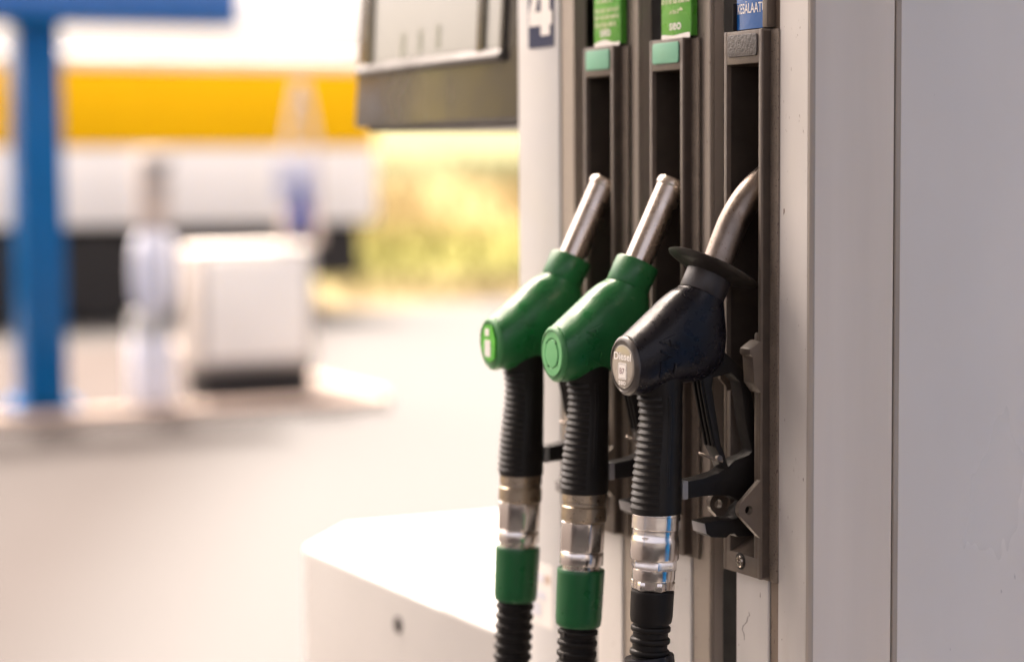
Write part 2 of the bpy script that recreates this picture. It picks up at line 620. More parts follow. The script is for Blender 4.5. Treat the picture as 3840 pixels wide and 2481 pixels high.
# the lit front face of the pillar is the cream lacquered side of the same sheet
b = B()
b.box(.0088, .0095, -.0918, -.0582, BOT, TOP)
part('pillar_trim', b, 'panel', disp)
b = B()
b.prism([(.0090, -.0919), (.0092, -.0937), (.0108, -.0950), (.0128, -.0950), (.0128, -.0925), (.0112, -.0919)], BOT, TOP, 'z')
part('corner_edge', b, 'spine', disp)
b = B()
b.box(.0803, .0850, -.0930, -.08, BOT, TOP, .0008, 1)
part('panel_edge', b, 'spine', disp)
b = B()
b.box(.0838, .45, -.0937, -.06, BOT, TOP, .002, 2)
part('end_panel', b, 'alu2', disp)
b = B()
b.box(.0765, .086, -.088, -.07, BOT, TOP)
part('panel_joint', b, 'gasket', disp)
b = B()
b.box(.062, .44, -.060, .343, BOT, TOP)
part('dark_core', b, 'recess', disp)
b = B()
b.box(.40, .449, .26, .345, BOT, TOP, .002)
part('rear_column', b, 'white', disp)

for k in range(3):
    dy = S * k
    b = B()
    b.box(.0094, .012, -.0443 + dy, -.0025 + dy, BOT, -.3725, .0008, 1)          # lower front sheet
    part('column_panel', b, 'panel', disp)
    b = B()
    b.box(.0112, .0150, (-.0685 if k else -.0578) + dy, -.0446 + dy, BOT, TOP, .0008, 1)
    part('column_strip', b, 'strip' if k else 'panel_dirty', disp)
    if k:
        b = B()
        b.box(.0151, .0228, -.0683 + dy, -.0672 + dy, BOT, TOP)
        part('column_profile', b, 'spine', disp)

# a crack in the paint of the near column
b = B()
pts = [(-.0194, -.4095), (-.0208, -.4118), (-.0180, -.4136), (-.0169, -.4173), (-.0120, -.4211), (-.0109, -.4239), (-.0134, -.4267), (-.0138, -.4310)]
b.loft([[Vector((.00925, yy - w, zz)), Vector((.00925, yy + w, zz)), Vector((.00942, yy + w, zz)), Vector((.00942, yy - w, zz))] for (yy, zz), w in zip(pts, (.0001, .0004, .0003, .0005, .0004, .0003, .0004, .0001))])
part('paint_crack', b, 'print_grey', disp)

# the numbered column
b = B()
b.box(.0094, .022, .2697, .345, BOT, TOP, .0015, 2)
col0 = part('number_column', b, 'white', disp)
b = B()
b.box(.0112, .0150, .2465, .2694, BOT, TOP, .0008, 1)
part('column_strip', b, 'strip', disp)
b = B()
b.box(.0151, .0228, .2467, .2478, BOT, TOP)
part('column_profile', b, 'spine', disp)
b = B()
b.box(.0086, .00935, .2777, .3232, .0055, .085)
sign = part('number_sign', b, 'navy', disp)
b = B()


def poly_x(b, pts, x):
    b.bm.faces.new([b.bm.verts.new((x, .3232 - u, z)) for u, z in pts])


poly_x(b, [(.0235, .0150), (.0395, .0150), (.0395, .0800), (.0235, .0800)], .0083)
poly_x(b, [(.0020, .0235), (.0234, .0235), (.0234, .0350), (.0020, .0350)], .0083)
poly_x(b, [(.0396, .0235), (.0440, .0235), (.0440, .0350), (.0396, .0350)], .0083)
poly_x(b, [(.0020, .0351), (.0140, .0351), (.0234, .0600), (.0234, .0800)], .0083)
part('numeral', b, 'print_white', sign)

b = B()
b.box(.0090, .0094, .285, .332, -.482, -.428)
st = part('paper_notice', b, 'print_white', disp)
b = B()
b.box(.0086, .0089, .300, .312, -.444, -.437)
b.box(.0086, .0089, .297, .327, -.459, -.452)
b.box(.0086, .0089, .306, .325, -.474, -.462)
part('notice_print', b, 'post_lilac', st)
b = B()
b.box(.0086, .0089, .289, .2985, -.444, -.437)
part('notice_mark', b, 'pad_green' if False else 'brick', st)

# lower cabinet with the chamfered far corner
b = B()
b.prism([(.0094, .3455), (.0094, .878), (.099, .985), (.40, .985), (.449, .93), (.449, .3455)], BOT, -.503, 'z', .006, 3)
part('lower_cabinet', b, 'cabinet', disp)
b = B()
b.lathe([(0, .0085), (.0012, .0085), (.002, .0075)], (.0094, .6165, -.5404), (-1, 0, 0), 24)
lk = part('cabinet_lock', b, 'gasket', disp)
b = B()
b.box(.0068, .0073, .6152, .6178, -.5455, -.5353)
part('keyhole', b, 'recess', lk)

# display head: leans back a little, thick, hung from the mast behind column four
HD = math.tan(R(3.2))


def hx(z, x=0.0):
    return .0094 + x + (z + .053) * HD


b = B()
b.prism([(hx(-.053), -.053), (hx(.5), .5), (.20, .5), (.20, -.053)], .3465, .7167, 'y', .003, 2)
head = part('display_head', b, 'housing', disp)
b = B()
b.box(.02, .19, .36, .706, -.0575, -.0533)
part('head_underside', b, 'bezel', head)


def head_plate(y0, y1, z0, z1, off, th, mname, nm, parent, bev=.0):
    b = B()
    b.prism([(hx(z0, off), z0), (hx(z1, off), z1), (hx(z1, off + th), z1), (hx(z0, off + th), z0)], y0, y1, 'y', bev, 2)
    return part(nm, b, mname, parent)


scr = head_plate(.4285, .672, .0105, .36, -.0016, .0014, 'screen', 'screen', head)
head_plate(.3815, .4135, .0105, .36, -.0016, .0014, 'screen', 'side_display', head)
for y0, y1, z0, z1 in ((.672, .690, .003, .36), (.4137, .4283, .003, .36), (.3745, .3813, .003, .36)):
    b = B()
    b.prism([(hx(z0, -.004), z0), (hx(z1, -.004), z1), (hx(z1, -.0002), z1), (hx(z0, -.0002), z0)], y0, y1, 'y', .001, 2)
    part('display_frame', b, 'housing', head)
b = B()
b.prism([(hx(.0, -.0085), -.001), (hx(.0, -.0085), .003), (hx(.0105, -.001), .0105), (hx(.0, .001), -.003)], .3745, .700, 'y', .0006, 2)
part('display_sill', b, 'bezel', head)
for y in (.597, .556, .515):
    z0 = .0125 + (.597 - y) * .04
    b = B()
    b.prism([(hx(z0, -.0019), z0), (hx(z0 + .022, -.0019), z0 + .022), (hx(z0 + .022, -.0017), z0 + .022), (hx(z0, -.0017), z0)], y - .0042, y + .0042, 'y')
    part('display_digit', b, 'lcd', head)
# roof of the dispenser, carries column and head
b = B()
b.box(.0094, .45, -.09, .345, TOP + .002, TOP + .07, .006)
b.box(.05, .19, .3452, .60, TOP + .0022, TOP + .068, .006)
part('top_cover', b, 'white', disp)
b = B()
b.box(.06, .18, .47, .59, .502, TOP + .001, .004)
part('head_mast', b, 'housing', disp)


# ------------------------------------------------------------------ nozzle holsters and labels
def holster(k, pad):
    dy = S * k
    y = lambda v: v + dy
    b = B()
    # far side wall with its bump, near side wall with the shelf, both thicker towards the bottom
    b.prism([(0, 0), (.058, 0), (.058, -.381), (0, -.381), (0, -.2493), (-.005, -.2443), (-.005, -.2376), (0, -.2331)], y(-.004), y(0), 'y', .0012, 2)
    b.prism([(0.0003, -.252), (.057, -.246), (.057, -.3805), (0.0003, -.3805)], y(-.0088), y(-.0038), 'y', .0010, 2)
    b.prism([(0, 0), (.058, 0), (.058, -.381), (0, -.381)], y(-.0487), y(-.0447), 'y', .0012, 2)
    b.prism([(0.0003, -.2085), (.057, -.2085), (.057, -.3805), (0.0003, -.3805)], y(-.0449), y(-.0390), 'y', .0022, 2)
    b.prism([(.0003, -.214), (-.0085, -.2195), (-.0085, -.2235), (-.0062, -.2250), (-.0052, -.243), (.0003, -.2505), (.02, -.2505), (.02, -.214)], y(-.0486), y(-.0345), 'y', .0012, 2)
    # head block, sill block with the sloping ramp, back wall
    b.prism([(0.0002, -.0002), (.0575, -.0002), (.0575, -.019), (.004, -.0232), (0.0002, -.0232)], y(-.0453), y(-.0035), 'y', .0010, 2)
    b.prism([(0.0002, -.3665), (.0035, -.3655), (.0480, -.338), (.0575, -.338), (.0575, -.3808), (0.0002, -.3808)], y(-.0453), y(-.0035), 'y', .0010, 2)
    b.box(.0560, .0582, y(-.0450), y(-.0037), -.380, -.002)
    bt_shade_lining = B()  # thin sheets added inside the slot, their dark colour paints its shade and grime
    bt_shade_lining.box(.0035, .0555, y(-.00465), y(-.0042), -.2445, -.0240)
    bt_shade_lining.box(.0550, .0559, y(-.0440), y(-.0047), -.3370, -.0240)
    # sloping inner step that carries the spout
    b.prism([(.0135, -.232), (.0555, -.200), (.0555, -.345), (.0135, -.345)], y(-.0392), y(-.031), 'y', .0015, 2)
    bt = part('nozzle_holster', b, 'boot', disp)
    part('slot_shade_lining', bt_shade_lining, 'slot', bt)
    b = B()
    b.box(.0016, .0071, y(-.0491), y(-.04875), -.3795, -.0016, .0001, 1)  # thin darker sheet over the near side wall
    part('side_skin', b, 'skin', bt)
    b = B()
    b.box(.0074, .0093, y(-.0585), y(-.0484), -.3825, -.0005, .0006, 1)
    b.box(.0074, .0093, y(-.0003), y(.009), -.3825, -.0005, .0006, 1)
    b.box(.0076, .0092, y(-.0483), y(-.0004), -.3825, -.3812)
    part('backing_plate', b, 'flange', bt)
    # padlock ears
    b = B()
    b.holed([(.006, -.3173), (0, -.3173), (-.0128, -.3278), (-.0142, -.3305), (-.0142, -.3345), (-.0125, -.3375), (0, -.3499), (.006, -.3499)], (-.0072, -.3331), .0032, y(-.0052), y(-.0002))
    part('padlock_ear', b, 'boot', bt)
    b = B()
    b.holed([(.006, -.3110), (0, -.3112), (-.0158, -.3260), (-.0172, -.3285), (-.0172, -.3325), (-.0160, -.3350), (0, -.3515), (.006, -.3515)], (-.0092, -.3311), .0031, y(-.0485), y(-.0435))
    part('padlock_ear', b, 'boot', bt)
    b = B()
    b.prism(rrect(y(-.0248), -.0104, .0376, .0152, .0022), -.0009, .0006, 'x', .0004, 2)
    part('grade_pad', b, pad, bt)
    # socket screw in its counterbore
    b = B()
    b.lathe([(0, .0060), (.0004, .0060), (.0004, .0052)], (.0001, y(-.0232), -.3716), (-1, 0, 0), 28)
    sc = part('counterbore', b, 'recess', bt)
    b = B()
    b.lathe([(.0004, .0042), (.0016, .0042), (.0022, .0036), (.0022, .0021), (.0008, .0019)], (.0001, y(-.0240), -.3716), (-1, 0, 0), 24)
    part('socket_screw', b, 'steel', bt)
    # black lever hook at the foot of the slot
    b = B()
    b.prism([(-.0352, -.3405), (-.0338, -.3480), (-.0300, -.3508), (-.0176, -.3522), (-.0150, -.3500), (-.0112, -.3496), (-.0090, -.3524),
             (.020, -.3524), (.020, -.322), (.006, -.322), (.0015, -.3280), (-.0050, -.3335), (-.0070, -.3372), (-.0110, -.3398), (-.0241, -.3392)],
            y(-.0330), y(-.0150), 'y', .0008, 2)
    hk = part('lever_hook', b, 'black_soft', bt)
    b = B()
    b.prism([(-.0357, -.3410), (-.0345, -.3478), (-.0330, -.3486), (-.0338, -.3410)], y(-.0325), y(-.0155), 'y', .0006, 2)
    part('hook_face', b, 'grey_plastic', hk)
    return bt


for k, pad in ((0, 'pad_grey'), (1, 'pad_green'), (2, 'pad_green')):
    holster(k, pad)

for k in range(3):
    dy = S * k
    b = B()
    b.box(.010, .0125, -.0443 + dy, -.0025 + dy, .0006, TOP)
    hold = part('label_holder', b, 'recess', disp)
    if k == 0:
        b = B()
        # slightly bowed film
        rows = []
        for i in range(13):
            t = i / 12
            yy = -.0100 - t * .0345
            xx = .0046 - .0012 * math.sin(math.pi * t)
            rows.append([Vector((xx, yy, .0008)), Vector((xx, yy, .09)), Vector((xx + .0006, yy, .09)), Vector((xx + .0006, yy, .0008))])
        b.loft(rows)
        lab = part('grade_label', b, 'blue_film', hold)
        b = B()

        def bow(u, v):
            yy = -.0116 - u
            t = (-.0100 - yy) / .0345
            return Vector((.0046 - .0012 * math.sin(math.pi * t) - .00015, yy, .0116 + v))
        text_on(b, 'KESÄLAATU', bow, .0352, .0085, .006)
        part('lettering', b, 'print_white', lab)
        b = B()
        b.box(.0035, .0110, -.0500, -.0440, .0006, .0330, .0010, 2)
        part('label_frame', b, 'boot', hold)
        b = B()
        b.box(.0020, .0110, -.0092, -.0083, .0006, .0195, .0003, 1)
        part('label_edge', b, 'recess', hold)
    else:
        b = B()
        b.box(.0040, .0092, -.0537 + dy, -.0113 + dy, .0012, .10, .0006, 2)
        lab = part('grade_label', b, 'green_print', hold)
        b = B()
        b.box(.0044, .0090, -.0542 + dy, -.0538 + dy, .0012, .10)  # near side of the same film, its shade put into a darker green
        part('label_side', b, 'green_print_shade', lab)
        b = B()
        n = 14
        ph = k * 1.7
        lo = [(.0037, -.0120 + dy - .0408 * i / n, -.0002) for i in range(n + 1)]
        hi = [(.0037, -.0120 + dy - .0408 * i / n, .0022 + (.0026 if k == 2 else .0012) * math.sin(ph + 3.4 * i / n) ** 2 + .0003 * random.random()) for i in range(n + 1)]
        lv = [b.bm.verts.new(p) for p in lo]
        hv = [b.bm.verts.new(p) for p in hi]
        for i in range(n):
            b.bm.faces.new((lv[i], lv[i + 1], hv[i + 1], hv[i]))
        part('torn_paper_edge', b, 'print_white', lab)
        b = B()
        text_on(b, 'seo', face_x(.0037, (-.0235 if k == 1 else -.0215) + dy, .0062 if k == 1 else .0075), .0165, .0052, .014)
        part('maker_lettering', b, 'print_white', lab)
        b = B()

        def words(y0, z, w, h, seed):
            # print too small and worn to read: strokes of uneven height, grouped like words
            rnd = random.Random(seed)
            u = 0.0
            while u < w:
                for q in range(rnd.randint(3, 8)):
                    sw_ = rnd.uniform(.0004, .0011)
                    hh = h * rnd.choice((.7, .7, .75, 1.0))
                    if u + sw_ > w:
                        break
                    ya, yb = y0 - u, y0 - u - sw_
                    b.bm.faces.new([b.bm.verts.new(p) for p in ((.0037, ya, z), (.0037, yb, z), (.0037, yb, z + hh), (.0037, ya, z + hh))])
                    u += sw_ + rnd.uniform(.0002, .0006)
                u += .0014
        if k == 1:
            words(-.0125 + dy, .0255, .0400, .0050, 1)
            words(-.0235 + dy, .0180, .0140, .0032, 2)
            b.bm.faces.new([b.bm.verts.new((.0037, -.0365 + dy, .0200)), b.bm.verts.new((.0037, -.0430 + dy, .0200)), b.bm.verts.new((.0037, -.0396 + dy, .0226))])
        else:
            for q, (u0, z, w, h) in enumerate(((.0130, .0262, .0385, .0040), (.0130, .0208, .0385, .0040), (.0130, .0150, .0345, .0042), (.0230, .0120, .0120, .0024), (.0170, .0335, .0250, .0034))):
                words(-u0 + dy, z, w, h, 10 + q)
        part('small_print', b, 'print_cream', lab)

# ------------------------------------------------------------------ nozzles
YM = -.024
AX = Vector((.45, 0, .893)).normalized()
C0 = Vector((-.0328, YM, -.1820))


def sup(T, Bm, hb, y, n=2.2, seg=40):
    cx, cz = (T[0] + Bm[0]) / 2, (T[1] + Bm[1]) / 2
    ax, az = (T[0] - Bm[0]) / 2, (T[1] - Bm[1]) / 2
    ring = []
    for k in range(seg):
        th = 2 * math.pi * k / seg
        c_, s_ = math.cos(th), math.sin(th)
        cc = math.copysign(abs(c_) ** (2 / n), c_)
        ss = math.copysign(abs(s_) ** (2 / n), s_)
        ring.append(Vector((cx + ax * cc, y + hb * ss, cz + az * cc)))
    return ring


def catmull(keys, m):
    out = []
    n = len(keys)
    for i in range(n - 1):
        p0, p1, p2, p3 = keys[max(i - 1, 0)], keys[i], keys[i + 1], keys[min(i + 2, n - 1)]
        for q in range(m):
            t = q / m
            out.append([0.5 * (2 * b_ + (c_ - a_) * t + (2 * a_ - 5 * b_ + 4 * c_ - d_) * t * t + (-a_ + 3 * b_ - 3 * c_ + d_) * t ** 3)
                        for a_, b_, c_, d_ in zip(p0, p1, p2, p3)])
    out.append(list(keys[-1]))
    return out


def nozzle(k, label, diesel, cap_kind):
    dy = S * k
    y = YM + dy
    off = Vector((0, dy, 0))
    t = thing('fuel_nozzle', label, 'fuel nozzle', (-.0688, y, Z0 - .331), 'fuel nozzles hanging in the dispenser')
    bodym = 'black' if diesel else 'green'
    # body: T(x,z) B(x,z) half width
    keys = [
        (-.0925, -.2085, -.0915, -.2480, .0188),
        (-.0885, -.2052, -.0850, -.2492, .0203),
        (-.0800, -.1985, -.0745, -.2472, .0218),
        (-.0705, -.1905, -.0560, -.2435, .0225),
        (-.0630, -.1840, -.0370, -.2415, .0222),
        (-.0560, -.1790, -.0215, -.2330, .0208),
        (-.0520, -.1772, -.0170, -.2150, .0190),
        (-.0492, -.1762, -.0178, -.1968, .0172),
        (-.0475, -.1752, -.0183, -.1893, .0166),
    ]
    rings = [sup((a, b_), (c_, d_), e, y, 2.25) for a, b_, c_, d_, e in catmull(keys, 4)]
    b = B()
    b.loft(rings)
    body = part('body', b, bodym, t, smooth=60)
    bvh = BVHTree.FromObject(body, bpy.context.evaluated_depsgraph_get()) if False else None
    me = body.data
    bvh = BVHTree.FromPolygons([v.co for v in me.vertices], [tuple(p.vertices) for p in me.polygons])
    org = ORIGIN[t]
    # raised letters on the flank
    b = B()

    def flank(u, v):
        x, z = -.0655 - v, -.2365 + u
        p = Vector((x, -1, z + Z0)) - Vector((org.x, 0, org.z))
        hit = bvh.ray_cast(Vector((p.x, -1, p.z)), Vector((0, 1, 0)))
        yy = hit[0].y + org.y if hit[0] else y
        return Vector((x, yy - .00045, z))
    text_on(b, 'ZVA', flank, .030, .0125, .0, .0008)
    part('raised_lettering', b, bodym, body)
    # collar
    R1 = .0163
    b = B()
    b.lathe([(-.0005, .0140), (0, R1 - .0004), (.0006, R1), (.0185, R1 + .0002), (.0200, R1 - .0008), (.0204, R1 - .0035), (.0200, .0104)], C0 + off, AX, 48)
    part('collar', b, 'collar_grey' if diesel else 'green', t)
    if diesel:
        b = B()
        b.lathe([(.0140, .0160), (.0152, .0185), (.0172, .0260), (.0195, .0325), (.0206, .0333), (.0211, .0325), (.0196, .0260), (.0190, .0170), (.0190, .0100)], C0 + off, AX, 64)
        part('splash_guard', b, 'guard_dark', t)
        pts = [(-.0255, -.1735), (-.0193, -.1600), (-.0128, -.1450), (-.0065, -.1320), (.0025, -.1190), (.0130, -.1085), (.0240, -.1010), (.0360, -.0955)]
        pts = catmull([list(p) for p in pts], 5)
        b = B()
        b.tube([(a, y, c_) for a, c_ in pts], .0108, 32)
        part('spout', b, 'steel_worn', t, smooth=60)
    else:
        b = B()
        L = .0870
        b.lathe([(.014, .0104), (L - .0062, .0104), (L - .0052, .0115), (L - .0012, .0115), (L, .0106), (L, .0090), (L - .02, .0088)], C0 + off, AX, 40)
        part('spout', b, 'steel', t)
    # end cap
    d = Vector((-1, 0, -.047)).normalized()
    cc = Vector((-.0920, y, -.2282))

    def el(tt, by, az, n=2.0):
        up = Vector((-.047, 0, 1)).normalized()
        return [cc + d * tt + Vector((0, by * math.sin(2 * math.pi * q / 48), 0)) + up * (az * math.cos(2 * math.pi * q / 48) - (.0012 if math.cos(2 * math.pi * q / 48) < -.6 else 0)) for q in range(48)]
    b = B()
    b.loft([el(-.001, .0186, .0196), el(.0002, .0190, .0201), el(.0016, .0187, .0198), el(.0032, .0172, .0181), el(.0034, .0163, .0171), el(.0026, .0160, .0166), el(.0024, .004, .004)])
    cap = part('end_cap', b, 'cap_worn' if diesel else 'green_rim', t)
    cx = cc + d * .0027
    if cap_kind == 'diesel':
        b = B()
        b.loft([[cx + d * h + Vector((0, r_ * math.sin(2 * math.pi * q / 48), r_ * math.cos(2 * math.pi * q / 48))) for q in range(48)]
                for h, r_ in ((0, .0157), (.0003, .0156), (.0006, .0130), (.0008, .0080), (.0009, .002))])
        stk = part('grade_sticker', b, 'sticker_grey', cap, smooth=70)
        xs = cx.x - .0011
        zc = cx.z

        def at(u0, v0):
            return lambda u, v: Vector((xs, y - u0 - u, zc + v0 + v))
        b = B()

        def arc(u, v):
            uu = u - .0113
            return Vector((xs + .0001, y - uu, zc + .0036 + v - 8.0 * uu * uu * .3))
        text_on(b, 'Diesel', arc, .0236, .0052, .022)
        text_on(b, 'seo', at(-.0050, -.0134), .0100, .0027, .02)
        part('lettering', b, 'print_white', stk)
        b = B()
        b.prism(rrect(y - .0002, zc - .0040, .0112, .0112, .0012), xs, xs + .0003, 'x')
        bx = part('biofuel_box', b, 'print_white', stk)
        b = B()
        o_, i_ = rrect(y - .0002, zc - .0040, .0098, .0098, .0010), rrect(y - .0002, zc - .0040, .0093, .0093, .0008)
        vo = [b.bm.verts.new((xs - .0001, p[0], p[1])) for p in o_]
        vi = [b.bm.verts.new((xs - .0001, p[0], p[1])) for p in i_]
        for q in range(len(vo)):
            b.bm.faces.new((vo[q], vo[(q + 1) % len(vo)], vi[(q + 1) % len(vo)], vi[q]))
        part('box_outline', b, 'print_grey', bx)
        b = B()
        text_on(b, 'B7', lambda u, v: Vector((xs - .0001, y + .0031 - u, zc - .0060 + v)), .0062, .0040)
        part('lettering', b, 'print_dark', bx)
    elif cap_kind == 'plain':
        b = B()
        b.loft([[cx + d * h + Vector((0, r_ * math.sin(2 * math.pi * q / 48), 1.04 * r_ * math.cos(2 * math.pi * q / 48))) for q in range(48)]
                for h, r_ in ((0, .0157), (.0007, .0155), (.0008, .0112), (.0002, .0108), (.0002, .0098), (.0012, .0094), (.0014, .004))])
        dc = part('cap_disc', b, 'green_cap', cap)
        for q in range(4):
            th = R(45 + 90 * q + 8)
            b = B()
            py, pz = y + .0103 * math.sin(th), cx.z + .0107 * math.cos(th)
            b.box(cx.x - .0011, cx.x - .0003, py - .0007, py + .0007, pz - .0016, pz + .0016)
            part('cap_slot', b, 'green', dc)
    else:
        b = B()
        b.loft([[cx + d * h + Vector((0, r_ * math.sin(2 * math.pi * q / 48), 1.04 * r_ * math.cos(2 * math.pi * q / 48))) for q in range(48)]
                for h, r_ in ((0, .0157), (.0004, .0155), (.0005, .004))])
        dc = part('cap_disc', b, 'green_rim', cap)
        xs = cx.x - .0008
        b = B()
        b.prism([(y + .0115, cx.z + .0045), (y + .0060, cx.z + .0140), (y - .0070, cx.z + .0140), (y - .0125, cx.z + .0030), (y - .0110, cx.z - .0105), (y - .0040, cx.z - .0140), (y + .0060, cx.z - .0120), (y + .0118, cx.z - .0030)], xs - .0012, xs, 'x')
        gl = part('grade_sticker', b, 'label_green', dc)
        b = B()
        b.prism(rrect(y + .0002, cx.z - .0038, .0098, .0128, .0010), xs - .0016, xs - .0013, 'x')
        b.prism(rrect(y + .0010, cx.z + .0085, .0070, .0058, .0014), xs - .0016, xs - .0013, 'x')
        part('white_box', b, 'print_white', gl)

    # grip with moulded ribs on the palm side
    gk = [(-.2330, -.0660, .0165), (-.2420, -.0664, .0163), (-.2530, -.0655, .0152), (-.2642, -.0649, .0147), (-.2817, -.0659, .0153), (-.3019, -.0675, .0164), (-.3200, -.0684, .0170), (-.3306, -.0688, .0172), (-.3316, -.0688, .0165)]
    gi = catmull([list(q) for q in gk], 6)

    def grip_at(z):
        for a_, c_ in zip(gi, gi[1:]):
            if c_[0] <= z <= a_[0]:
                f = (a_[0] - z) / max(1e-9, a_[0] - c_[0])
                return a_[1] + (c_[1] - a_[1]) * f, a_[2] + (c_[2] - a_[2]) * f
        return gi[-1][1], gi[-1][2]
    b = B()
    b.loft([[Vector((x + r_ * math.cos(2 * math.pi * q / 40), y + r_ * math.sin(2 * math.pi * q / 40), z)) for q in range(40)] for z, x, r_ in gi])
    z = -.2495
    while z > -.326:
        rows = []
        for dz, e in ((.0, -.0004), (-.0006, .0003), (-.0030, .0014), (-.0036, .0012), (-.0039, -.0004)):
            x, r_ = grip_at(z + dz)
            rows.append([Vector((x + (r_ + e) * math.cos(th), y + (r_ + e) * math.sin(th), z + dz)) for th in [R(180 - 64 + 128 * q / 24) for q in range(25)]])
        b.loft(rows, cap=False, close=False)
        z -= .00468
    # flat bead down the flank
    for sgn in (-1, 1):
        rows = []
        for q in range(10):
            zz = -.250 - .0069 * q
            x, r_ = grip_at(zz)
            th = R(180 + sgn * 84)
            nrm = Vector((math.cos(th), math.sin(th), 0))
            tg = Vector((-nrm.y, nrm.x, 0))
            cpt = Vector((x, y, zz)) + nrm * (r_ - .0002)
            rows.append([cpt - tg * .0014, cpt - tg * .0009 + nrm * .0007, cpt + tg * .0009 + nrm * .0007, cpt + tg * .0014])
        b.loft(rows)
    part('grip', b, 'black_grip', t, smooth=35)

    # trigger lever: thin bowed bar with raised ridges on the finger side
    fr = [(-.0365, -.2350), (-.0352, -.2450), (-.0310, -.2650), (-.0258, -.2880), (-.0222, -.2950), (-.0175, -.3055)]
    bk = [(-.0270, -.2350), (-.0285, -.2470), (-.0262, -.2600), (-.0215, -.2860), (-.0182, -.2935), (-.0145, -.3050)]
    b = B()
    b.prism(fr + bk[::-1], y - .0075, y + .0075, 'y', .0008, 2)
    for q in (-.0055, -.0008, .0045):
        b.prism([(p[0] - .0014, p[1]) for p in fr[:4]] + [(p[0] + .0004, p[1]) for p in fr[:4]][::-1], y + q - .0011, y + q + .0011, 'y', .0005, 1)
    tr = part('trigger', b, 'black_grip', t)
    b = B()
    b.tube([(-.0318, y + .004, -.2930), (-.0310, y - .001, -.2940), (-.0265, y - .006, -.2965), (-.0205, y - .0085, -.2980)], .0010, 10)
    b.lathe([(0, .0022), (.003, .0022)], (-.0250, y - .0090, -.2955), (0, -1, 0), 16)
    part('hold_open_pin', b, 'steel_worn', tr)
    # trigger guard: strap from the body down to the foot, with the bar back to the grip
    b = B()
    b.prism([(-.0290, -.2250), (-.0180, -.2220), (-.0050, -.2330), (.0010, -.2420), (.0050, -.2560), (.0085, -.2760), (.0105, -.2930), (.0130, -.2930), (.0130, -.3270), (.0040, -.3300),
             (-.0060, -.3275), (-.0140, -.3232), (-.0300, -.3218), (-.0480, -.3226), (-.0480, -.3105), (-.0350, -.3092), (-.0230, -.3065), (-.0160, -.3030), (-.0100, -.2985), (.0015, -.2955),
             (.0045, -.2930), (-.0005, -.2740), (-.0030, -.2560), (-.0055, -.2440), (-.0130, -.2370), (-.0290, -.2400)], y - .0070, y + .0070, 'y', .0010, 2)
    for q in ((-.0265, -.3150), (-.0185, -.3130)):
        b.lathe([(0, .0012), (.0003, .0012)], (q[0], y - .0070, q[1]), (0, -1, 0), 12)
    gd = part('trigger_guard', b, 'black_soft', t)
    b = B()
    b.box(-.0522, -.0475, y - .0072, y + .0072, -.3230, -.3102, .0007, 2)
    part('guard_end', b, 'grey_plastic', gd)

    # swivel rings below the grip
    p0 = Vector((-.0688, y, -.3312))
    ax = Vector((-.0058, 0, -.0976)).normalized() if diesel else Vector((-.0060, 0, -.1000)).normalized()

    def ring(nm, mname, prof, ngon=None, phase=0.0, n=48):
        bb = B()
        bb.lathe(prof, p0, ax, n, ngon=ngon, phase=phase)
        return part(nm, bb, mname, sw)
    px = 1 / 5500 if diesel else 1 / 5166
    bb = B()
    bb.lathe([(-.002, .0145), (.0 if not diesel else .052, .0145)] if False else [(-.001, .0150), (.0525 if diesel else .0555, .0140)], p0, ax, 40)
    sw = part('swivel', bb, 'steel', t)
    if diesel:
        ring('swivel_ring', 'chrome', [(0, .0160), (.0003, .0166), (.0016, .0167), (.0018, .0163), (.0020, .0169), (.0108, .0171), (.0114, .0166), (.0114, .0150)])
        ring('swivel_body', 'chrome', [(.0118, .0150), (.0118, .0161), (.0150, .0160), (.0164, .0163), (.0186, .0170), (.0200, .0171), (.0312, .0170), (.0322, .0166), (.0322, .0150)])
        ring('hex_nut', 'chrome', [(.0326, .0150), (.0326, .0165), (.0332, .0170), (.0386, .0170), (.0392, .0164), (.0392, .0145)], 6, .35)
        ring('swivel_ring', 'chrome', [(.0394, .0145), (.0394, .0150), (.0460, .0150), (.0468, .0147), (.0468, .0140)])
        ring('hex_nut', 'chrome', [(.0472, .0140), (.0472, .0150), (.0478, .0155), (.0530, .0155), (.0536, .0150), (.0536, .0130)], 6, .1)
    else:
        ring('swivel_ring', 'brass', [(0, .0155), (.0003, .0164), (.0070, .0166), (.0074, .0160), (.0074, .0150)])
        ring('swivel_ring', 'brass', [(.0078, .0150), (.0078, .0158), (.0100, .0159), (.0108, .0167), (.0205, .0168), (.0211, .0163), (.0211, .0150)])
        ring('swivel_body', 'chrome', [(.0214, .0150), (.0214, .0163), (.0222, .0170), (.0425, .0170), (.0434, .0163), (.0434, .0145)], 8, .2)
        ring('swivel_ring', 'chrome', [(.0440, .0145), (.0440, .0158), (.0446, .0161), (.0530, .0161), (.0536, .0157), (.0536, .0140)])
    return t


nozzle(0, 'black diesel nozzle with a splash disc, worn spout and grey Diesel B7 sticker', True, 'diesel')
nozzle(1, 'green petrol nozzle with a plain pale green end disc, next to the black nozzle', False, 'plain')
nozzle(2, 'green petrol nozzle with a bright green and white end sticker, beside the column numbered 4', False, 'label')


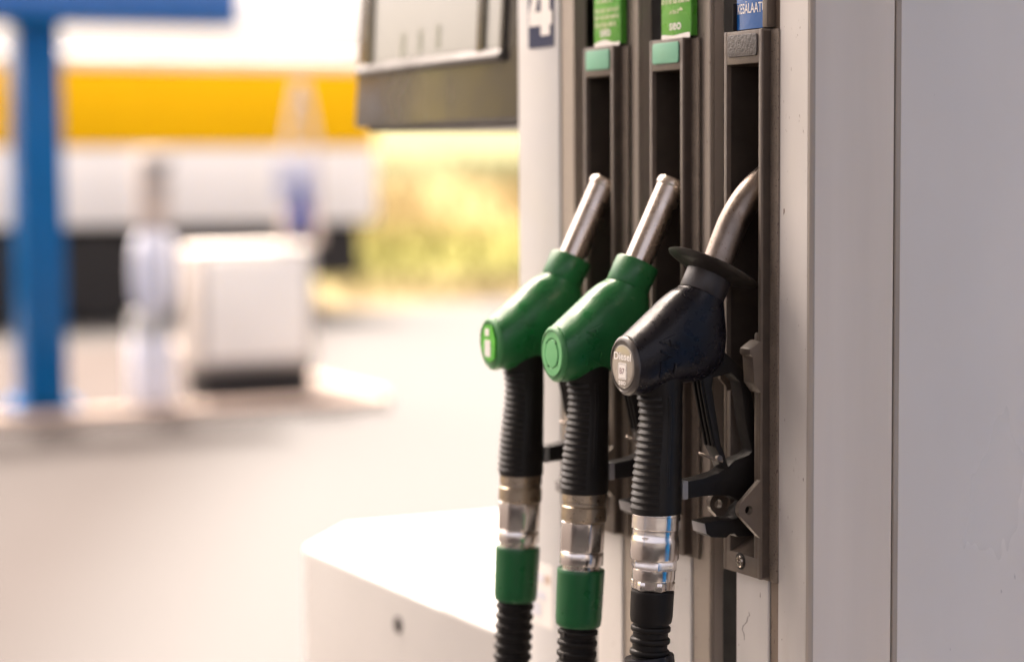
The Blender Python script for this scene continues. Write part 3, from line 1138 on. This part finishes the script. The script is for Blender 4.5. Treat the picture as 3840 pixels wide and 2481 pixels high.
# ------------------------------------------------------------------ hoses
def hose(k, label, diesel):
    dy = S * k
    y = YM + dy
    t = thing('fuel_hose', label, 'fuel hose', (-.0688, y, Z0 - .39), 'fuel hoses below the nozzles')
    ax = Vector((-.0058, 0, -.0976)).normalized() if diesel else Vector((-.0060, 0, -.1000)).normalized()
    p0 = Vector((-.0688, y, -.3312))
    b = B()
    if diesel:
        b.lathe([(.0540, .0140), (.0540, .0146), (.0546, .0150), (.0560, .0150), (.0720, .0148), (.0752, .0144), (.0765, .0140)], p0, ax, 48)
        part('hose_sleeve', b, 'black_soft', t)
    else:
        b.lathe([(.0568, .0150), (.0568, .0172), (.0574, .0175), (.0600, .0175), (.0930, .0170), (.0975, .0166), (.0992, .0155), (.0994, .0120)], p0, ax, 48)
        part('hose_sleeve', b, 'green_sleeve', t)
        b = B()
        b.lathe([(.0535, .0140), (.0568, .0140)], p0, ax, 32)
        part('hose_ferrule', b, 'steel', t)
    # corrugated hose: straight below the sleeve, then a loop back to the foot of the dispenser
    t0 = .0755 if diesel else .0985
    P = [p0 + ax * t0, p0 + ax * .13, p0 + ax * .19, p0 + ax * .26 + Vector((-.002, 0, 0)), Vector((-.092, y - .004, -.70)), Vector((-.085, y - .008, -.82)), Vector((-.05, y - .01, -.885)), Vector((.0, y - .012, -.90)), Vector((.05, y - .012, -.90))]
    fine = catmull([list(q) for q in P], 60)
    # resample by length
    pts = [Vector(q) for q in fine]
    pitch = .0083 if diesel else .0079
    ro, ri = (.0139, .0122) if diesel else (.0150, .0132)
    path, rad = [], []
    dist = 0.0
    pat = [(0, ri), (.34, ri), (.42, ro - .0005), (.50, ro), (.78, ro), (.86, ro - .0005), (.94, ri)]
    acc = [0.0]
    for a_, c_ in zip(pts, pts[1:]):
        acc.append(acc[-1] + (c_ - a_).length)
    tot = acc[-1]
    s_ = 0.0
    i = 0
    while s_ < tot - pitch:
        for f, r_ in pat:
            q = s_ + f * pitch
            while acc[i + 1] < q:
                i += 1
            fr = (q - acc[i]) / max(1e-9, acc[i + 1] - acc[i])
            path.append(pts[i].lerp(pts[i + 1], fr))
            rad.append(r_)
        s_ += pitch
    b = B()
    b.tube(path, rad, 32)
    part('hose', b, 'black_soft', t, smooth=50)
    if diesel:
        c1 = p0 + ax * .1010
        tilt = (ax + Vector((.12, -.10, 0))).normalized()
        b = B()
        b.lathe([(-.0005, .0135), (-.0010, .0168), (.0, .0173), (.0150, .0173), (.0160, .0168), (.0160, .0135)], c1, tilt, 40)
        part('hose_clip', b, 'black', t)
    else:
        for q in range(2):
            cpos = p0 + ax * (.1035 + .0158 * q)
            b = B()
            b.box(cpos.x - .0136 - .0010, cpos.x - .0115, y - .0060, y - .0020, cpos.z - .0020, cpos.z + .0020)
            part('hose_slot', b, 'recess', t)


hose(0, 'ribbed black hose with a smooth black sleeve and clip, under the black nozzle', True)
hose(1, 'ribbed black hose with a green sleeve, between the black hose and another green sleeved one', False)
hose(2, 'ribbed black hose with a green sleeve, in front of the white lower cabinet', False)

# ------------------------------------------------------------------ behind: post, pump, trailer
t = thing('sign_post', 'tall blue post carrying a wide blue board at its top', 'sign post', (1.35, 7.50, .06))
b = B()
b.box(1.245, 1.425, 7.403, 7.583,   .0605, 1.70, .012)
part('post', b, 'blue_paint', t, z=0)
b = B()
b.box(.40, 2.178, 7.36, 7.60, 1.70, 2.12, .01)
part('board', b, 'blue_board', t, z=0)
b = B()
b.box(.40, 2.178, 7.34, 7.62, 1.655, 1.698, .006)
part('board_rail', b, 'blue_paint', t, z=0)
b = B()
b.box(1.20, 1.47, 7.403, 7.62, .060, .10, .005)
part('foot_plate', b, 'blue_paint', t, z=0)

t = thing('distant_pump', 'white square pump cabinet on the far island beside a blue post', 'fuel pump', (2.3, 7.9, .06))
b = B()
b.box(2.05, 2.60, 7.607, 7.86, .17, .715, .03, 3)
part('cabinet', b, 'pump_grey', t, z=0)
b = B()
b.box(2.085, 2.555, 7.590, 7.6055, .215, .675, .01, 2)
part('front_panel', b, 'trailer_white', t, z=0)
b = B()
b.box(2.07, 2.58, 7.63, 7.84, .0605, .169)
part('plinth', b, 'chassis', t, z=0)

t = thing('hose_hanger', 'slim pale frame with two splayed struts and a drooping blue hose beside the far pump', 'hose hanger', (2.52, 7.9, .715))
b = B()
b.tube([(2.475, 7.66, .717), (2.495, 7.66, 1.15), (2.555, 7.66, 1.44)], .020, 12)
b.tube([(2.635, 7.66, .717), (2.625, 7.66, 1.15), (2.567, 7.66, 1.44)], .020, 12)
part('strut', b, 'post_beige', t, z=0)
b = B()
b.tube([(2.545, 7.60, 1.02), (2.535, 7.585, .99), (2.53, 7.57, .95)], .012, 10)
b.tube([(2.53, 7.57, .955), (2.528, 7.57, .88), (2.515, 7.57, .80), (2.51, 7.57, .765)], [.026, .044, .060, .03], 12)
part('hose', b, 'navy_hose', t, z=0)
b = B()
b.box(2.42, 2.62, 7.63, 7.64, .90, 1.10, .004)
part('board', b, 'post_lilac', t, z=0)

t = thing('service_post', 'beige and white service post with a round headed drum, left of the far pump', 'service post', (1.77, 7.55, .06))
b = B()
b.box(1.735, 1.890, 7.45, 7.60, .0605, .34, .012)
part('base', b, 'post_lilac', t, z=0)
b = B()
b.box(1.740, 1.880, 7.46, 7.59, .341, .44, .006)
part('collar', b, 'post_grey', t, z=0)
b = B()
b.lathe([(0, .06), (.03, .080), (.08, .094), (.20, .096), (.29, .088), (.34, .07), (.36, .04)], (1.835, 7.525, .441), (0, 0, 1), 32)
part('drum', b, 'post_lilac', t, z=0)
b = B()
b.box(1.765, 1.895, 7.46, 7.56, .803, 1.13, .01)
part('mast', b, 'post_beige', t, z=0)
b = B()
b.box(1.755, 1.905, 7.445, 7.459, 1.055, 1.105, .004)
b.box(1.755, 1.905, 7.445, 7.459, .985, 1.005, .004)
part('plate', b, 'post_grey', t, z=0)

t = thing('box_trailer', 'white box trailer with a broad yellow stripe along its side and a dark chassis', 'trailer', (2.0, 13.9, 0))
b = B()
b.box(-4.5, 5.08, 12.84, 15.2, .67, 1.205, .04)
part('lower_panel', b, 'trailer_white', t, z=0)
b = B()
b.box(-4.5, 5.08, 12.845, 15.195, 1.207, 1.745, .02)
part('stripe_panel', b, 'yellow', t, z=0)
b = B()
b.box(-4.5, 5.08, 12.84, 15.2, 1.747, 1.84, .03)
part('upper_panel', b, 'trailer_white', t, z=0)
b = B()
b.box(-4.4, 4.86, 13.1, 14.9, .40, .669, .01)
b.box(3.6, 4.97, 12.90, 15.1, .28, .66, .02)
b.box(-.8, 1.2, 12.92, 15.1, .28, .66, .02)
part('chassis', b, 'chassis', t, z=0)
for x in (1.72, 2.41, 3.04):
    for yy, s_ in ((12.86, 1), (14.9, 1)):
        b = B()
        b.lathe([(0, .20), (0, .29), (.03, .315), (.12, .32), (.21, .315), (.24, .29), (.24, .20)], (x, yy, .32), (0, 1, 0), 32)
        w = part('wheel', b, 'tyre', t, z=0)
        b = B()
        b.lathe([(.05, .205), (.03, .19), (.06, .12), (.03, .09), (.0, .05)], (x, yy + .001, .32), (0, 1, 0), 24)
        part('hub', b, 'hub', w, z=0)
b = B()
b.box(3.35, 3.45, 12.95, 13.05, 0.001, .40)
b.box(3.30, 3.50, 12.93, 13.07, .0, .02)
part('landing_leg', b, 'chassis', t, z=0)
